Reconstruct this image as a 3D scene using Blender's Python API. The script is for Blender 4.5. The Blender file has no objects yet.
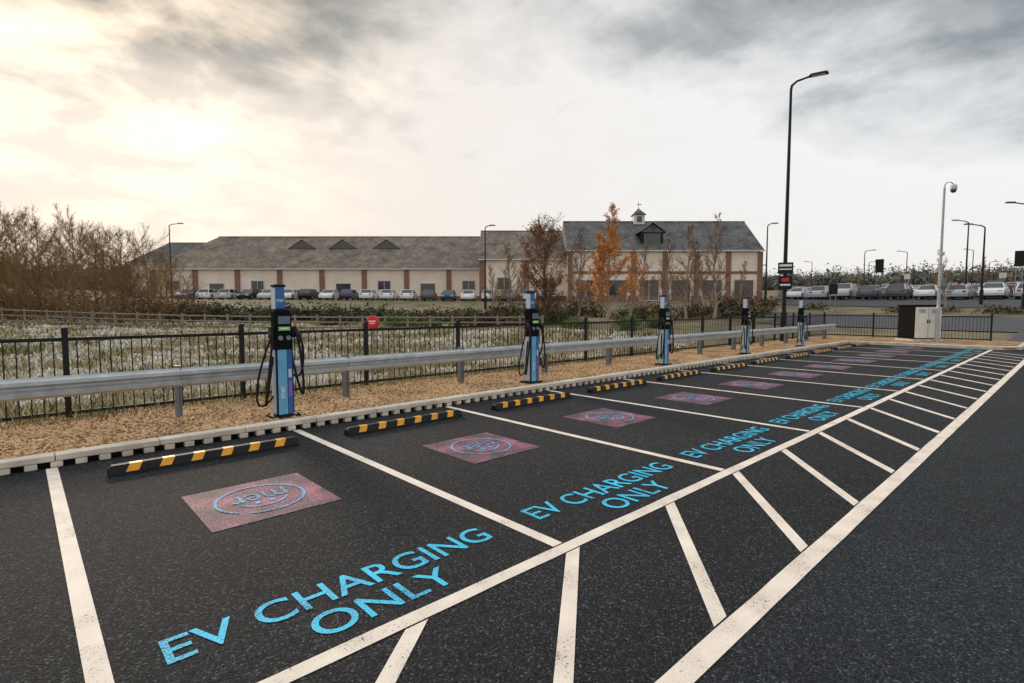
import bpy, math, random
from mathutils import Vector, Matrix, noise
random.seed(7)
S=bpy.context.scene
COL=S.collection
R=math.radians
# ---------------------------------------------------------------- frames
CA,SA=math.cos(R(47)),math.sin(R(47))
def P(f,r): return (f*CA+r*SA, f*SA-r*CA)
def ss(a,b,v):
    t=max(0,min(1,(v-a)/(b-a))); return t*t*(3-2*t)
def gz(x,y):
    r=math.hypot(max(x,0),max(y,0))
    z=-0.06+2.7*ss(35,80,r)+max(0,min(r,420)-95)*0.04
    z-=0.85*ss(10.2,13.2,y)*(1-ss(28,37,r))*(1-ss(21,30,x))
    return z
# ---------------------------------------------------------------- materials
def newmat(name):
    m=bpy.data.materials.new(name); m.use_nodes=True
    nt=m.node_tree; b=nt.nodes['Principled BSDF']
    return m,nt,b
def c4(c): return (c[0],c[1],c[2],1)
def mat(name,col,rough=.6,metal=0,var=.25,scale=6,bump=0,bscale=60,col2=None,spec=None,objcol=False,detail=4):
    m,nt,b=newmat(name); L=nt.links
    b.inputs['Roughness'].default_value=rough; b.inputs['Metallic'].default_value=metal
    if spec is not None: b.inputs['Specular IOR Level'].default_value=spec
    tc=nt.nodes.new('ShaderNodeTexCoord')
    n=nt.nodes.new('ShaderNodeTexNoise'); n.inputs['Scale'].default_value=scale; n.inputs['Detail'].default_value=detail
    n.inputs['Roughness'].default_value=.65
    L.new(tc.outputs['Object'],n.inputs['Vector'])
    r=nt.nodes.new('ShaderNodeValToRGB')
    if col2 is None:
        a=[v*(1-var) for v in col]; d=[min(1,v*(1+var*.7)) for v in col]
    else: a,d=col,col2
    r.color_ramp.elements[0].position=.32; r.color_ramp.elements[1].position=.68
    r.color_ramp.elements[0].color=c4(a); r.color_ramp.elements[1].color=c4(d)
    L.new(n.outputs['Fac'],r.inputs['Fac'])
    out=r.outputs['Color']
    if objcol:
        oi=nt.nodes.new('ShaderNodeObjectInfo'); mx=nt.nodes.new('ShaderNodeMix'); mx.data_type='RGBA'; mx.blend_type='MULTIPLY'
        mx.inputs[0].default_value=1
        L.new(oi.outputs['Color'],mx.inputs[6]); L.new(out,mx.inputs[7]); out=mx.outputs[2]
    L.new(out,b.inputs['Base Color'])
    if bump:
        n2=nt.nodes.new('ShaderNodeTexNoise'); n2.inputs['Scale'].default_value=bscale; n2.inputs['Detail'].default_value=3
        L.new(tc.outputs['Object'],n2.inputs['Vector'])
        bp=nt.nodes.new('ShaderNodeBump'); bp.inputs['Strength'].default_value=bump; bp.inputs['Distance'].default_value=.02
        L.new(n2.outputs['Fac'],bp.inputs['Height']); L.new(bp.outputs['Normal'],b.inputs['Normal'])
    return m
def asphalt_nodes(nt,base,light,spk):
    L=nt.links
    tc=nt.nodes.new('ShaderNodeTexCoord')
    v=nt.nodes.new('ShaderNodeTexVoronoi'); v.inputs['Scale'].default_value=105
    L.new(tc.outputs['Object'],v.inputs['Vector'])
    sep=nt.nodes.new('ShaderNodeSeparateColor'); L.new(v.outputs['Color'],sep.inputs[0])
    r=nt.nodes.new('ShaderNodeValToRGB'); e=r.color_ramp.elements
    e[0].position=0; e[0].color=c4([k*.25 for k in base]); e[1].position=1; e[1].color=c4(spk)
    x=e.new(.6); x.color=c4(base); x=e.new(.9); x.color=c4(light)
    L.new(sep.outputs[0],r.inputs['Fac'])
    n=nt.nodes.new('ShaderNodeTexNoise'); n.inputs['Scale'].default_value=.4; n.inputs['Detail'].default_value=4; n.inputs['Roughness'].default_value=.55
    L.new(tc.outputs['Object'],n.inputs['Vector'])
    mr=nt.nodes.new('ShaderNodeMapRange'); mr.inputs[1].default_value=.3; mr.inputs[2].default_value=.7; mr.inputs[3].default_value=.78; mr.inputs[4].default_value=1.2
    L.new(n.outputs['Fac'],mr.inputs[0])
    mx=nt.nodes.new('ShaderNodeVectorMath'); mx.operation='SCALE'
    L.new(r.outputs['Color'],mx.inputs[0]); L.new(mr.outputs[0],mx.inputs['Scale'])
    return tc,v,mx.outputs[0]
def asphalt(name,base,light,spk,rough=.85):
    m,nt,b=newmat(name); L=nt.links
    tc,v,c=asphalt_nodes(nt,base,light,spk)
    L.new(c,b.inputs['Base Color']); b.inputs['Roughness'].default_value=rough
    b.inputs['Specular IOR Level'].default_value=.22
    bp=nt.nodes.new('ShaderNodeBump'); bp.inputs['Strength'].default_value=.8; bp.inputs['Distance'].default_value=.006
    L.new(v.outputs['Distance'],bp.inputs['Height']); bp.invert=True; L.new(bp.outputs['Normal'],b.inputs['Normal'])
    return m
def paint(name,col,wear=.42,sc=70,var=.2):
    m,nt,b=newmat(name); L=nt.links
    tc,v,c=asphalt_nodes(nt,(.022,.024,.027),(.045,.047,.05),(.1,.1,.1))
    n=nt.nodes.new('ShaderNodeTexNoise'); n.inputs['Scale'].default_value=sc; n.inputs['Detail'].default_value=4; n.inputs['Roughness'].default_value=.75
    L.new(tc.outputs['Object'],n.inputs['Vector'])
    n3=nt.nodes.new('ShaderNodeTexNoise'); n3.inputs['Scale'].default_value=3.5; n3.inputs['Detail'].default_value=4
    L.new(tc.outputs['Object'],n3.inputs['Vector'])
    ad=nt.nodes.new('ShaderNodeMath'); ad.operation='MULTIPLY_ADD'; ad.inputs[1].default_value=.35
    L.new(n3.outputs['Fac'],ad.inputs[0]); L.new(n.outputs['Fac'],ad.inputs[2])
    mr=nt.nodes.new('ShaderNodeMapRange'); mr.inputs[1].default_value=wear+.12; mr.inputs[2].default_value=wear+.2
    L.new(ad.outputs[0],mr.inputs[0])
    r=nt.nodes.new('ShaderNodeValToRGB'); e=r.color_ramp.elements
    e[0].position=.3; e[1].position=.75; e[0].color=c4([k*(1-var) for k in col]); e[1].color=c4([min(1,k*(1+var*.5)) for k in col])
    L.new(n3.outputs['Fac'],r.inputs['Fac'])
    mx=nt.nodes.new('ShaderNodeMix'); mx.data_type='RGBA'
    L.new(mr.outputs[0],mx.inputs[0]); L.new(c,mx.inputs[6]); L.new(r.outputs['Color'],mx.inputs[7])
    L.new(mx.outputs[2],b.inputs['Base Color']); b.inputs['Roughness'].default_value=.7
    bp=nt.nodes.new('ShaderNodeBump'); bp.inputs['Strength'].default_value=.5; bp.inputs['Distance'].default_value=.005
    L.new(v.outputs['Distance'],bp.inputs['Height']); bp.invert=True; L.new(bp.outputs['Normal'],b.inputs['Normal'])
    return m
M={}
M['bay']=asphalt('bay_asphalt',(.016,.0175,.020),(.034,.037,.041),(.12,.12,.12))
M['lane']=asphalt('lane_asphalt',(.021,.025,.030),(.039,.046,.053),(.11,.115,.12))
M['faras']=mat('distant_asphalt',(.07,.072,.078),.9,var=.2,scale=.3)
M['white']=paint('white_line_paint',(.93,.80,.68),wear=.37)
M['cyan']=paint('cyan_paint',(.035,.63,1.0),wear=.44)
M['pink']=paint('pink_paint',(.42,.135,.215),wear=.53,sc=60,var=.35)
M['emb']=paint('emblem_paint',(.17,.42,.74),wear=.47)
M['kerb']=mat('concrete_kerb',(.54,.46,.37),.85,var=.3,scale=3,bump=.3,col2=(.86,.76,.63))
M['hole']=mat('drain_hole_dark',(.008,.008,.009),.9)
M['rubber']=mat('black_rubber',(.009,.009,.010),.6,bump=.15,scale=9,spec=.3)
M['yellow']=mat('orange_yellow_reflective',(.88,.38,.02),.45,var=.2,scale=12)
M['galv']=mat('galvanised_steel',(.46,.49,.50),.45,metal=.3,var=.2,scale=5,bump=.05)
M['galvd']=mat('weathered_steel',(.22,.23,.24),.55,metal=.3)
M['black']=mat('black_metal',(.010,.011,.013),.55,var=.3,spec=.3)
M['mblack']=mat('matt_black_panel',(.010,.010,.011),.9,var=.3,spec=.1)
M['navy']=mat('navy_panel',(.010,.018,.035),.4,var=.15,spec=.3)
M['blue']=mat('light_blue_panel',(.16,.47,.72),.35,var=.18,scale=4)
M['deep']=mat('blue_panel',(.03,.14,.40),.35,var=.12,scale=3)
M['pgrey']=mat('pale_grey_panel',(.60,.68,.74),.4,var=.1,scale=3)
M['purp']=mat('violet_print',(.24,.14,.5),.5,var=.05)
M['wtxt']=mat('white_print',(.85,.85,.85),.5,var=.05)
M['green']=mat('green_label',(.25,.65,.12),.5,var=.1)
M['glass']=mat('dark_glass',(.012,.016,.02),.08,var=.2,spec=.8)
M['screen']=mat('screen_glass',(.16,.24,.3),.12,var=.3,spec=.8)
def gravelmat():
    m,nt,b=newmat('gravel'); L=nt.links
    tc=nt.nodes.new('ShaderNodeTexCoord'); v=nt.nodes.new('ShaderNodeTexVoronoi'); v.inputs['Scale'].default_value=34
    L.new(tc.outputs['Object'],v.inputs['Vector'])
    sep=nt.nodes.new('ShaderNodeSeparateColor'); L.new(v.outputs['Color'],sep.inputs[0])
    r=nt.nodes.new('ShaderNodeValToRGB'); e=r.color_ramp.elements
    e[0].color=c4((.17,.075,.028)); e[1].color=c4((.92,.64,.36)); x=e.new(.5); x.color=c4((.58,.31,.12))
    L.new(sep.outputs[0],r.inputs['Fac'])
    n=nt.nodes.new('ShaderNodeTexNoise'); n.inputs['Scale'].default_value=1.3; n.inputs['Detail'].default_value=5; L.new(tc.outputs['Object'],n.inputs['Vector'])
    r2=nt.nodes.new('ShaderNodeValToRGB'); e=r2.color_ramp.elements; e[0].position=.33; e[0].color=c4((.42,.42,.33)); e[1].position=.58; e[1].color=c4((1,1,1))
    L.new(n.outputs['Fac'],r2.inputs['Fac'])
    mx=nt.nodes.new('ShaderNodeMix'); mx.data_type='RGBA'; mx.blend_type='MULTIPLY'; mx.inputs[0].default_value=1
    L.new(r.outputs['Color'],mx.inputs[6]); L.new(r2.outputs['Color'],mx.inputs[7])
    L.new(mx.outputs[2],b.inputs['Base Color']); b.inputs['Roughness'].default_value=.9
    bp=nt.nodes.new('ShaderNodeBump'); bp.inputs['Strength'].default_value=1; bp.inputs['Distance'].default_value=.03; bp.invert=True
    L.new(v.outputs['Distance'],bp.inputs['Height']); L.new(bp.outputs['Normal'],b.inputs['Normal'])
    return m
M['gravel']=gravelmat()
M['st1']=mat('stone_tan',(.54,.33,.16),.9,var=.4,scale=2.5,col2=(.84,.59,.34))
M['st2']=mat('stone_brown',(.14,.075,.035),.9,var=.4,scale=2.5,col2=(.42,.24,.12))
M['ground']=mat('rough_grass_ground',(.075,.07,.03),.95,var=.4,scale=.35,bump=.8,bscale=5,col2=(.26,.21,.11))
M['straw']=mat('straw_grass',(.40,.32,.17),.9,scale=.6,col2=(.68,.58,.38))
M['pale']=mat('pale_seed_heads',(.60,.57,.50),.9,scale=.5,col2=(.90,.87,.81))
M['grn']=mat('green_grass',(.07,.09,.022),.9,scale=.5,col2=(.21,.20,.06))
M['bark']=mat('bark',(.06,.043,.03),.9,scale=4,col2=(.13,.095,.07),bump=.3)
M['twig']=mat('twigs_brown',(.15,.085,.04),.9,scale=.8,col2=(.29,.175,.085))
M['twigg']=mat('twigs_golden',(.20,.125,.05),.9,scale=.8,col2=(.38,.24,.10))
M['lf_br']=mat('dry_brown_leaves',(.13,.075,.033),.9,scale=.5,col2=(.36,.21,.09))
M['birch']=mat('birch_bark',(.22,.17,.14),.85,scale=5,col2=(.45,.38,.33))
M['lf_or']=mat('orange_leaves',(.46,.17,.035),.8,scale=1.2,col2=(.85,.42,.11))
M['lf_rd']=mat('russet_leaves',(.13,.055,.03),.8,scale=1.2,col2=(.34,.15,.075))
M['lf_dk']=mat('evergreen_leaves',(.02,.027,.012),.8,scale=.6,col2=(.075,.08,.032))
M['lf_db']=mat('dark_brown_leaves',(.035,.024,.015),.85,scale=.6,col2=(.12,.08,.045))
M['lf_gr']=mat('bright_green_leaves',(.07,.12,.02),.8,scale=.9,col2=(.16,.20,.05))
M['far']=mat('distant_wood_haze_tint',(.14,.14,.125),.95,scale=.03,col2=(.24,.22,.185))  # leaf colour lightened to imitate haze over the distance
M['far2']=mat('distant_wood_haze_shade',(.11,.12,.11),.95,scale=.05,col2=(.17,.17,.15))  # darker copy of the far leaves, shade and haze put into its colour
M['cream']=mat('cream_render',(.84,.69,.56),.85,scale=.5,col2=(.95,.83,.71))
def brick():
    m,nt,b=newmat('red_brick'); L=nt.links
    tc=nt.nodes.new('ShaderNodeTexCoord'); mp=nt.nodes.new('ShaderNodeMapping'); mp.inputs['Rotation'].default_value=(R(90),0,0)
    L.new(tc.outputs['Object'],mp.inputs['Vector'])
    k=nt.nodes.new('ShaderNodeTexBrick'); k.inputs['Scale'].default_value=2.2
    k.inputs['Color1'].default_value=c4((.20,.085,.055)); k.inputs['Color2'].default_value=c4((.32,.15,.10)); k.inputs['Mortar'].default_value=c4((.36,.30,.25))
    k.inputs['Mortar Size'].default_value=.015
    L.new(mp.outputs[0],k.inputs['Vector']); L.new(k.outputs['Color'],b.inputs['Base Color']); b.inputs['Roughness'].default_value=.9
    return m
M['brick']=brick()
def slate(name,a,d):
    m,nt,b=newmat(name); L=nt.links
    tc=nt.nodes.new('ShaderNodeTexCoord')
    k=nt.nodes.new('ShaderNodeTexBrick'); k.inputs['Scale'].default_value=1.3
    k.inputs['Color1'].default_value=c4(a); k.inputs['Color2'].default_value=c4(d); k.inputs['Mortar'].default_value=c4([q*.4 for q in a]); k.inputs['Mortar Size'].default_value=.02
    L.new(tc.outputs['Object'],k.inputs['Vector'])
    n=nt.nodes.new('ShaderNodeTexNoise'); n.inputs['Scale'].default_value=.6; n.inputs['Detail'].default_value=8; n.inputs['Roughness'].default_value=.75
    L.new(tc.outputs['Object'],n.inputs['Vector'])
    mr=nt.nodes.new('ShaderNodeMapRange'); mr.inputs[1].default_value=.3; mr.inputs[2].default_value=.7; mr.inputs[3].default_value=.4; mr.inputs[4].default_value=1.8
    L.new(n.outputs['Fac'],mr.inputs[0])
    mx=nt.nodes.new('ShaderNodeVectorMath'); mx.operation='SCALE'; L.new(k.outputs['Color'],mx.inputs[0]); L.new(mr.outputs[0],mx.inputs['Scale'])
    L.new(mx.outputs[0],b.inputs['Base Color']); b.inputs['Roughness'].default_value=.8
    return m
M['slateb']=slate('brown_roof_tiles',(.175,.135,.10),(.26,.21,.165))
M['slateg']=slate('grey_roof_tiles',(.095,.092,.09),(.16,.155,.15))
M['trim']=mat('white_trim',(.72,.70,.66),.6,var=.1)
M['car']=mat('car_paint',(.95,.95,.95),.25,var=.03,objcol=True)
M['tyre']=mat('tyre_rubber',(.015,.015,.015),.85)
M['hub']=mat('alloy_hub',(.4,.4,.42),.35,metal=.7)
M['lampw']=mat('headlight_glass',(.75,.76,.78),.15,var=.1)
M['lampr']=mat('tail_light_red',(.45,.01,.01),.25)
M['wood']=mat('weathered_timber',(.20,.15,.105),.9,scale=5,col2=(.36,.29,.22))
M['red']=mat('red_plastic',(.65,.03,.02),.45,var=.15)
M['cabw']=mat('cream_cabinet',(.82,.79,.72),.6,var=.10,scale=2)
# ---------------------------------------------------------------- mesh builder
class MB:
    def __init__(s): s.v=[];s.f=[];s.m=[]
    def face(s,pts,m=0):
        i=len(s.v); s.v+= [tuple(p) for p in pts]; s.f.append(tuple(range(i,i+len(pts)))); s.m.append(m)
    def box(s,c,d,m=0,rz=0,top=None):
        i=len(s.v); hx,hy,hz=d[0]/2,d[1]/2,d[2]/2; t=top or (1,1)
        ca,sa=math.cos(rz),math.sin(rz)
        for z,k in ((-hz,(1,1)),(hz,t)):
            for x,y in ((-hx,-hy),(hx,-hy),(hx,hy),(-hx,hy)):
                x*=k[0];y*=k[1]
                s.v.append((c[0]+x*ca-y*sa,c[1]+x*sa+y*ca,c[2]+z))
        for q in ((0,3,2,1),(4,5,6,7),(0,1,5,4),(1,2,6,5),(2,3,7,6),(3,0,4,7)):
            s.f.append(tuple(i+k for k in q)); s.m.append(m)
    def tube(s,pts,rs,n=8,m=0,cap=True):
        pts=[Vector(p) for p in pts]
        if not hasattr(rs,'__len__'): rs=[rs]*len(pts)
        base=len(s.v)
        up=None
        for k,p in enumerate(pts):
            d=(pts[min(k+1,len(pts)-1)]-pts[max(k-1,0)]).normalized()
            if up is None: up=Vector((0,0,1)) if abs(d.z)<.9 else Vector((1,0,0))
            a=d.cross(up)
            if a.length<1e-4: a=d.cross(Vector((0,1,0)))
            a.normalize(); b=d.cross(a)
            for j in range(n):
                t=2*math.pi*j/n; q=p+(a*math.cos(t)+b*math.sin(t))*rs[k]
                s.v.append(tuple(q))
        for k in range(len(pts)-1):
            for j in range(n):
                s.f.append((base+k*n+j,base+k*n+(j+1)%n,base+(k+1)*n+(j+1)%n,base+(k+1)*n+j)); s.m.append(m)
        if cap:
            s.f.append(tuple(base+j for j in range(n))[::-1]); s.m.append(m)
            s.f.append(tuple(base+(len(pts)-1)*n+j for j in range(n))); s.m.append(m)
    def add(s,v,f,m=0):
        i=len(s.v); s.v+=v; s.f+=[tuple(i+k for k in q) for q in f]; s.m+=[m]*len(f)
    def build(s,name,mats,parent=None,loc=None,rot=None,label=None,cat=None,group=None,kind=None,smooth=False,bevel=0):
        me=bpy.data.meshes.new(name); me.from_pydata(s.v,[],s.f)
        for k in mats: me.materials.append(M[k])
        me.polygons.foreach_set('material_index',s.m)
        if smooth: me.polygons.foreach_set('use_smooth',[True]*len(s.f))
        me.update()
        o=bpy.data.objects.new(name,me); COL.objects.link(o)
        if parent: o.parent=parent
        if loc: o.location=loc
        if rot: o.rotation_euler=rot
        if bevel:
            b=o.modifiers.new('bevel','BEVEL'); b.width=bevel; b.segments=2; b.limit_method='ANGLE'
        tag(o,label,cat,group,kind); return o
def tag(o,label=None,cat=None,group=None,kind=None):
    if label:o['label']=label
    if cat:o['category']=cat
    if group:o['group']=group
    if kind:o['kind']=kind
def empty(name,loc,rz=0,label=None,cat=None,group=None):
    o=bpy.data.objects.new(name,None); COL.objects.link(o); o.location=loc; o.rotation_euler=(0,0,rz); o.empty_display_size=.2
    tag(o,label,cat,group); return o
def clone(root,loc,rz=0,scale=1,label=None,color=None):
    def cp(o,par):
        n=o.copy(); COL.objects.link(n)
        if par: n.parent=par
        if color and o.type=='MESH': n.color=color
        for c in list(o.children): cp(c,n)
        return n
    kids=list(root.children)
    n=root.copy(); COL.objects.link(n); n.location=loc; n.rotation_euler=(0,0,rz); n.scale=(scale,)*3
    if color: n.color=color
    for c in kids: cp(c,n)
    if label: n['label']=label
    return n
def text_geo(st,w,h,bold=.02):
    cu=bpy.data.curves.new('t','FONT'); cu.body=st; cu.size=1; cu.offset=bold; cu.resolution_u=5
    ob=bpy.data.objects.new('t',cu); COL.objects.link(ob)
    dg=bpy.context.evaluated_depsgraph_get(); me=bpy.data.meshes.new_from_object(ob.evaluated_get(dg))
    v=[tuple(q.co) for q in me.vertices]; f=[tuple(p.vertices) for p in me.polygons]
    bpy.data.objects.remove(ob); bpy.data.meshes.remove(me); bpy.data.curves.remove(cu)
    x0=min(a[0] for a in v);x1=max(a[0] for a in v);y0=min(a[1] for a in v);y1=max(a[1] for a in v)
    return [((a[0]-(x0+x1)/2)*w/(x1-x0),(a[1]-y0)*h/(y1-y0),0) for a in v],f
# ---------------------------------------------------------------- terrain
g=[-2500,-1200,-600,-300,-200]+[-150+2.5*i for i in range(161)]+[320,450,700,1400,2600]
ng=len(g)
mb=MB()
mb.v=[(x,y,gz(x,y)) for y in g for x in g]
mb.f=[(j*ng+i,j*ng+i+1,(j+1)*ng+i+1,(j+1)*ng+i) for j in range(ng-1) for i in range(ng-1)]
mb.m=[0]*len(mb.f)
mb.build('ground',['ground'],kind='structure',label='rough brown green grass ground with a shallow marsh',cat='ground',smooth=True)
def drape(name,mk,cond,off,label):
    b=MB(); idx={}
    def vi(i,j):
        if (i,j) not in idx:
            idx[(i,j)]=len(b.v); b.v.append((g[i],g[j],gz(g[i],g[j])+off))
        return idx[(i,j)]
    for j in range(5,ng-6):
        for i in range(5,ng-6):
            if cond(g[i]+1.25,g[j]+1.25):
                b.f.append((vi(i,j),vi(i+1,j),vi(i+1,j+1),vi(i,j+1))); b.m.append(0)
    return b.build(name,[mk],kind='structure',label=label,cat='road',smooth=True)
drape('access_road','faras',lambda x,y:(x>32.5 and -60<y<2.5) or (42<x<52 and 0<y<.40*x) or (x>60 and 0<y<.37*x and x<240),.06,'grey asphalt of the distant car park and road')
b=MB(); b.face([(-40,-40,0),(32.5,-40,0),(32.5,1.6,0),(27.7,1.6,0),(27.7,1.15,0),(-40,1.15,0)]); b.build('driving_lane',['lane'],kind='structure',label='grey asphalt driving lane beside the charging bays',cat='road')
b=MB(); b.face([(-40,1.15,0),(27.7,1.15,0),(27.7,7.3,0),(-40,7.3,0)]); b.build('parking_bay_surface',['bay'],kind='structure',label='dark speckled asphalt under the charging bays',cat='parking area')
b=MB()
V=.1
b.face([(-40,7.3,V),(27.72,7.3,V),(27.72,9.95,V),(-40,9.95,V)])
b.face([(27.72,1.6,V),(33,1.6,V),(33,9.95,V),(27.72,9.95,V)])
b.face([(-40,9.95,V),(33,9.95,V),(33,10.6,-.12),(-40,10.6,-.12)])
b.face([(33,1.6,V),(33.6,1.6,-.12),(33.6,10.6,-.12),(33,9.95,V)])
b.build('gravel_verge',['gravel'],kind='structure',label='tan gravel verge between the kerb and the railings',cat='verge')
b=MB()
for _ in range(12000):
    x=-2+random.random()**1.5*16; y=random.uniform(7.36,9.5)
    r=random.uniform(.008,.026); i=len(b.v); a=random.uniform(0,6)
    ca,sa=math.cos(a)*r,math.sin(a)*r; k=random.uniform(.5,1.2)
    z=V+r*.2
    b.v+=[(x+ca,y+sa,z),(x-sa*k,y+ca*k,z),(x-ca,y-sa,z),(x+sa*k,y-ca*k,z),(x+random.uniform(-r,r)*.4,y+random.uniform(-r,r)*.4,z+r*.8)]
    mm=0 if random.random()<.65 else 1
    for q in ((0,1,4),(1,2,4),(2,3,4),(3,0,4)): b.f.append(tuple(i+t for t in q)); b.m.append(mm)
b.build('loose_gravel',['st1','st2'],kind='stuff',label='loose tan and brown gravel stones on the verge',cat='gravel')
# ---------------------------------------------------------------- kerbs
b=MB()
x=-8
while x<27.45:
    b.box((x+.4575,7.235+random.uniform(-.004,.004),.0985),(.907,.17,.067),0); x+=.915
for i in range(int((27.6+8)/.2)):
    xx=-8+i*.2
    b.box((xx+.045,7.20,.031),(.10,.10,.062),0)
b.box((9.8,7.285,.05),(35.6,.07,.10),1)
b.build('drainage_kerb',['kerb','hole'],kind='structure',label='pale concrete drainage kerb with a row of dark openings',cat='kerb',bevel=.010)
b=MB()
pth=[(27.6,7.15),(27.6,5),(27.6,2.6)]+[(28.6-math.cos(R(a))*1.0,2.55-math.sin(R(a))*1.0) for a in (15,30,45,60,75,90)]+[(33.4,1.55)]
prof=[(0,0),(.0,.11),(.02,.13),(.15,.13),(.15,0)]
pr=None
for k,p in enumerate(pth):
    a=Vector(pth[max(k-1,0)]);c=Vector(pth[min(k+1,len(pth)-1)]); d=(c-a).normalized(); n=Vector((-d.y,d.x))
    ring=[(p[0]+n.x*q[0],p[1]+n.y*q[0],q[1]) for q in prof]
    if pr:
        for t in range(4): b.face([pr[t],ring[t],ring[t+1],pr[t+1]])
    pr=ring
b.build('end_kerb',['kerb'],kind='structure',label='pale concrete kerb closing the bay row',cat='kerb')
# ---------------------------------------------------------------- markings
BX=[.2+2.485*i for i in range(12)]
Z1=.004
def quadmark(name,pts,label,group=None,mk='white',z=Z1):
    b=MB(); b.face([(p[0],p[1],z) for p in pts]); return b.build(name,[mk],label=label,cat='road marking',group=group)
def wavy(name,x0,x1,y0,y1,label):
    b=MB(); n=int((x1-x0)/.25); pv=None
    for i in range(n+1):
        x=x0+(x1-x0)*i/n; a=noise.noise(Vector((x*2.2,y0,0)))*.006; c=noise.noise(Vector((x*2.2,y1,9)))*.006
        q=((x,y0+a,Z1),(x,y1+c,Z1))
        if pv: b.face([pv[0],q[0],q[1],pv[1]])
        pv=q
    return b.build(name,['white'],label=label,cat='road marking')
wavy('front_bay_line',-6,27.45,2.30,2.40,'long white line painted across the bay fronts')
wavy('edge_line',-6,27.45,1.09,1.21,'long white line painted beside the driving lane')
for x in BX[:-1]:
    quadmark('bay_divider_line',[(x-.047,2.412),(x+.047,2.412),(x+.05,7.13),(x-.044,7.13)],'white line painted between two charging bays','white lines between bays')
k=-3
while k<20:
    x=2.70+1.2425*k; k+=1
    if x>27.4: break
    j=random.uniform(-.02,.02)
    quadmark('hatch_bar',[(x-1.395+j,1.222),(x-1.255+j,1.222),(x+.07,2.288),(x-.07,2.288)],'slanting white bar painted in the hatched strip','hatch bars')
tv1,tf1=text_geo('EV CHARGING',2.0,.235,.008); tv2,tf2=text_geo('ONLY',.86,.225,.008)
mv,mf=text_geo('mer',.46,.19,.006)
t0=e0=None
for i in range(11):
    cx=BX[i]+1.2425
    if i==0:
        b=MB(); b.add([(v[0],v[1]+2.80-4.0,0) for v in tv1],tf1); b.add([(v[0]+.03,v[1]+2.50-4.0,0) for v in tv2],tf2)
        t0=b.build('bay_lettering',['cyan'],loc=(cx,4.0,Z1),label='cyan EV CHARGING ONLY lettering painted on asphalt',cat='road marking',group='lettering painted in the bays')
        e0=empty('bay_emblem',(cx+.04,4.77,Z1),0,'mauve pink square with pale blue mer emblem on asphalt','road marking','pink emblem squares in the bays')
        b=MB(); b.face([(-.5,-.5,0),(.5,-.5,0),(.5,.5,0),(-.5,.5,0)]); b.build('square_panel',['pink'],parent=e0)
        b=MB(); n=48
        for j in range(n):
            if j in (30,31): continue
            a0,a1=2*math.pi*j/n,2*math.pi*(j+1)/n
            b.face([(math.cos(a)*r,math.sin(a)*r,.004) for a,r in ((a0,.335),(a0,.362),(a1,.362),(a1,.335))])
        b.add([(-v[0],-(v[1]-.09)+.07,.004) for v in mv],mf)
        for j in range(13):
            a0,a1=R(205+j*10),R(205+(j+1)*10)
            b.face([(math.cos(a)*r,math.sin(a)*r+.01,.004) for a,r in ((a0,.20),(a0,.222),(a1,.222),(a1,.20))])
        for (dx,dy) in ((-.06,-.1),(.06,-.1)):
            b.face([(dx-.02,dy-.03,.004),(dx+.02,dy-.03,.004),(dx+.02,dy+.03,.004),(dx-.02,dy+.03,.004)])
        b.build('emblem_print',['emb'],parent=e0)
    else:
        n=t0.copy(); COL.objects.link(n); n.location=(cx+random.uniform(-.03,.03),4.0,Z1)
        clone(e0,(cx+.04,4.77+random.uniform(-.03,.03),Z1))
# ---------------------------------------------------------------- wheel stops
def wheelstop():
    b=MB()
    sec=[(-.075,0),(-.07,.03),(-.035,.10),(.035,.10),(.07,.03),(.075,0)]
    xs=[(-.91,0),(-.88,0)]; x=-.76
    for q in range(6):
        xs.append((x,0)); xs.append((x+.105,1)); x+=.28
    xs+= [(.88,0),(.91,0)]
    prev=None
    for i,(x,fl) in enumerate(xs):
        end=i in (0,len(xs)-1); sc=.75 if end else 1
        sh=0 if i<2 or i>len(xs)-3 else .045
        ring=[(x+sh*(p[1]/.10-.5)*1.2,p[0],p[1]*sc) for p in sec]
        if prev:
            for t in range(5):
                b.face([prev[t],ring[t],ring[t+1],prev[t+1]],1 if (fl and t in(1,2,3)) else 0)
        else: b.face(ring[::-1])
        prev=ring
    b.face(prev)
    return b
ws=wheelstop().build('wheel_stop',['rubber','yellow'],loc=(BX[0]+1.30,6.40,.002),label='black rubber wheel stop with yellow stripes bolted to asphalt',cat='wheel stop',group='wheel stops in the bays')
ws.rotation_euler.z=R(-1.5)
for i in range(1,11):
    n=ws.copy(); COL.objects.link(n); n.location=(BX[i]+1.27,6.39+random.uniform(-.04,.04),.002); n.rotation_euler.z=R(random.uniform(-1.5,1))
# ---------------------------------------------------------------- charger
cg=empty('charging_point',(2.74,7.72,V),0,'blue and black electric car charger with hanging black cables','charger','chargers along the kerb')
b=MB(); b.box((0,0,.015),(.38,.30,.03)); 
for sx in(-.16,.16):
    for sy in(-.12,.12): b.tube([(sx,sy,.03),(sx,sy,.05)],.014,6)
b.build('base_plate',['black'],parent=cg)
b=MB(); b.box((0,0,.53),(.24,.20,1.0)); b.build('column',['navy'],parent=cg,bevel=.02)
b=MB(); b.box((-.035,-.1035,.50),(.125,.007,.92)); fp=b.build('front_panel',['blue'],parent=cg,bevel=.003)
b=MB(); b.box((.066,-.103,.50),(.065,.006,.92)); ssn=b.build('side_strip',['deep'],parent=cg)
for sx in(-1,1):
    b=MB(); b.box((sx*.1235,0,.50),(.007,.15,.90)); b.build('side_panel',['deep' if sx>0 else 'pgrey'],parent=cg)
vv,ff=text_geo('mer',.17,.055,.006)
b=MB(); b.add([(-.035-(v[1]-.027),-.1085,.36+v[0]) for v in vv],ff); b.build('vertical_lettering',['wtxt'],parent=fp)
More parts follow.
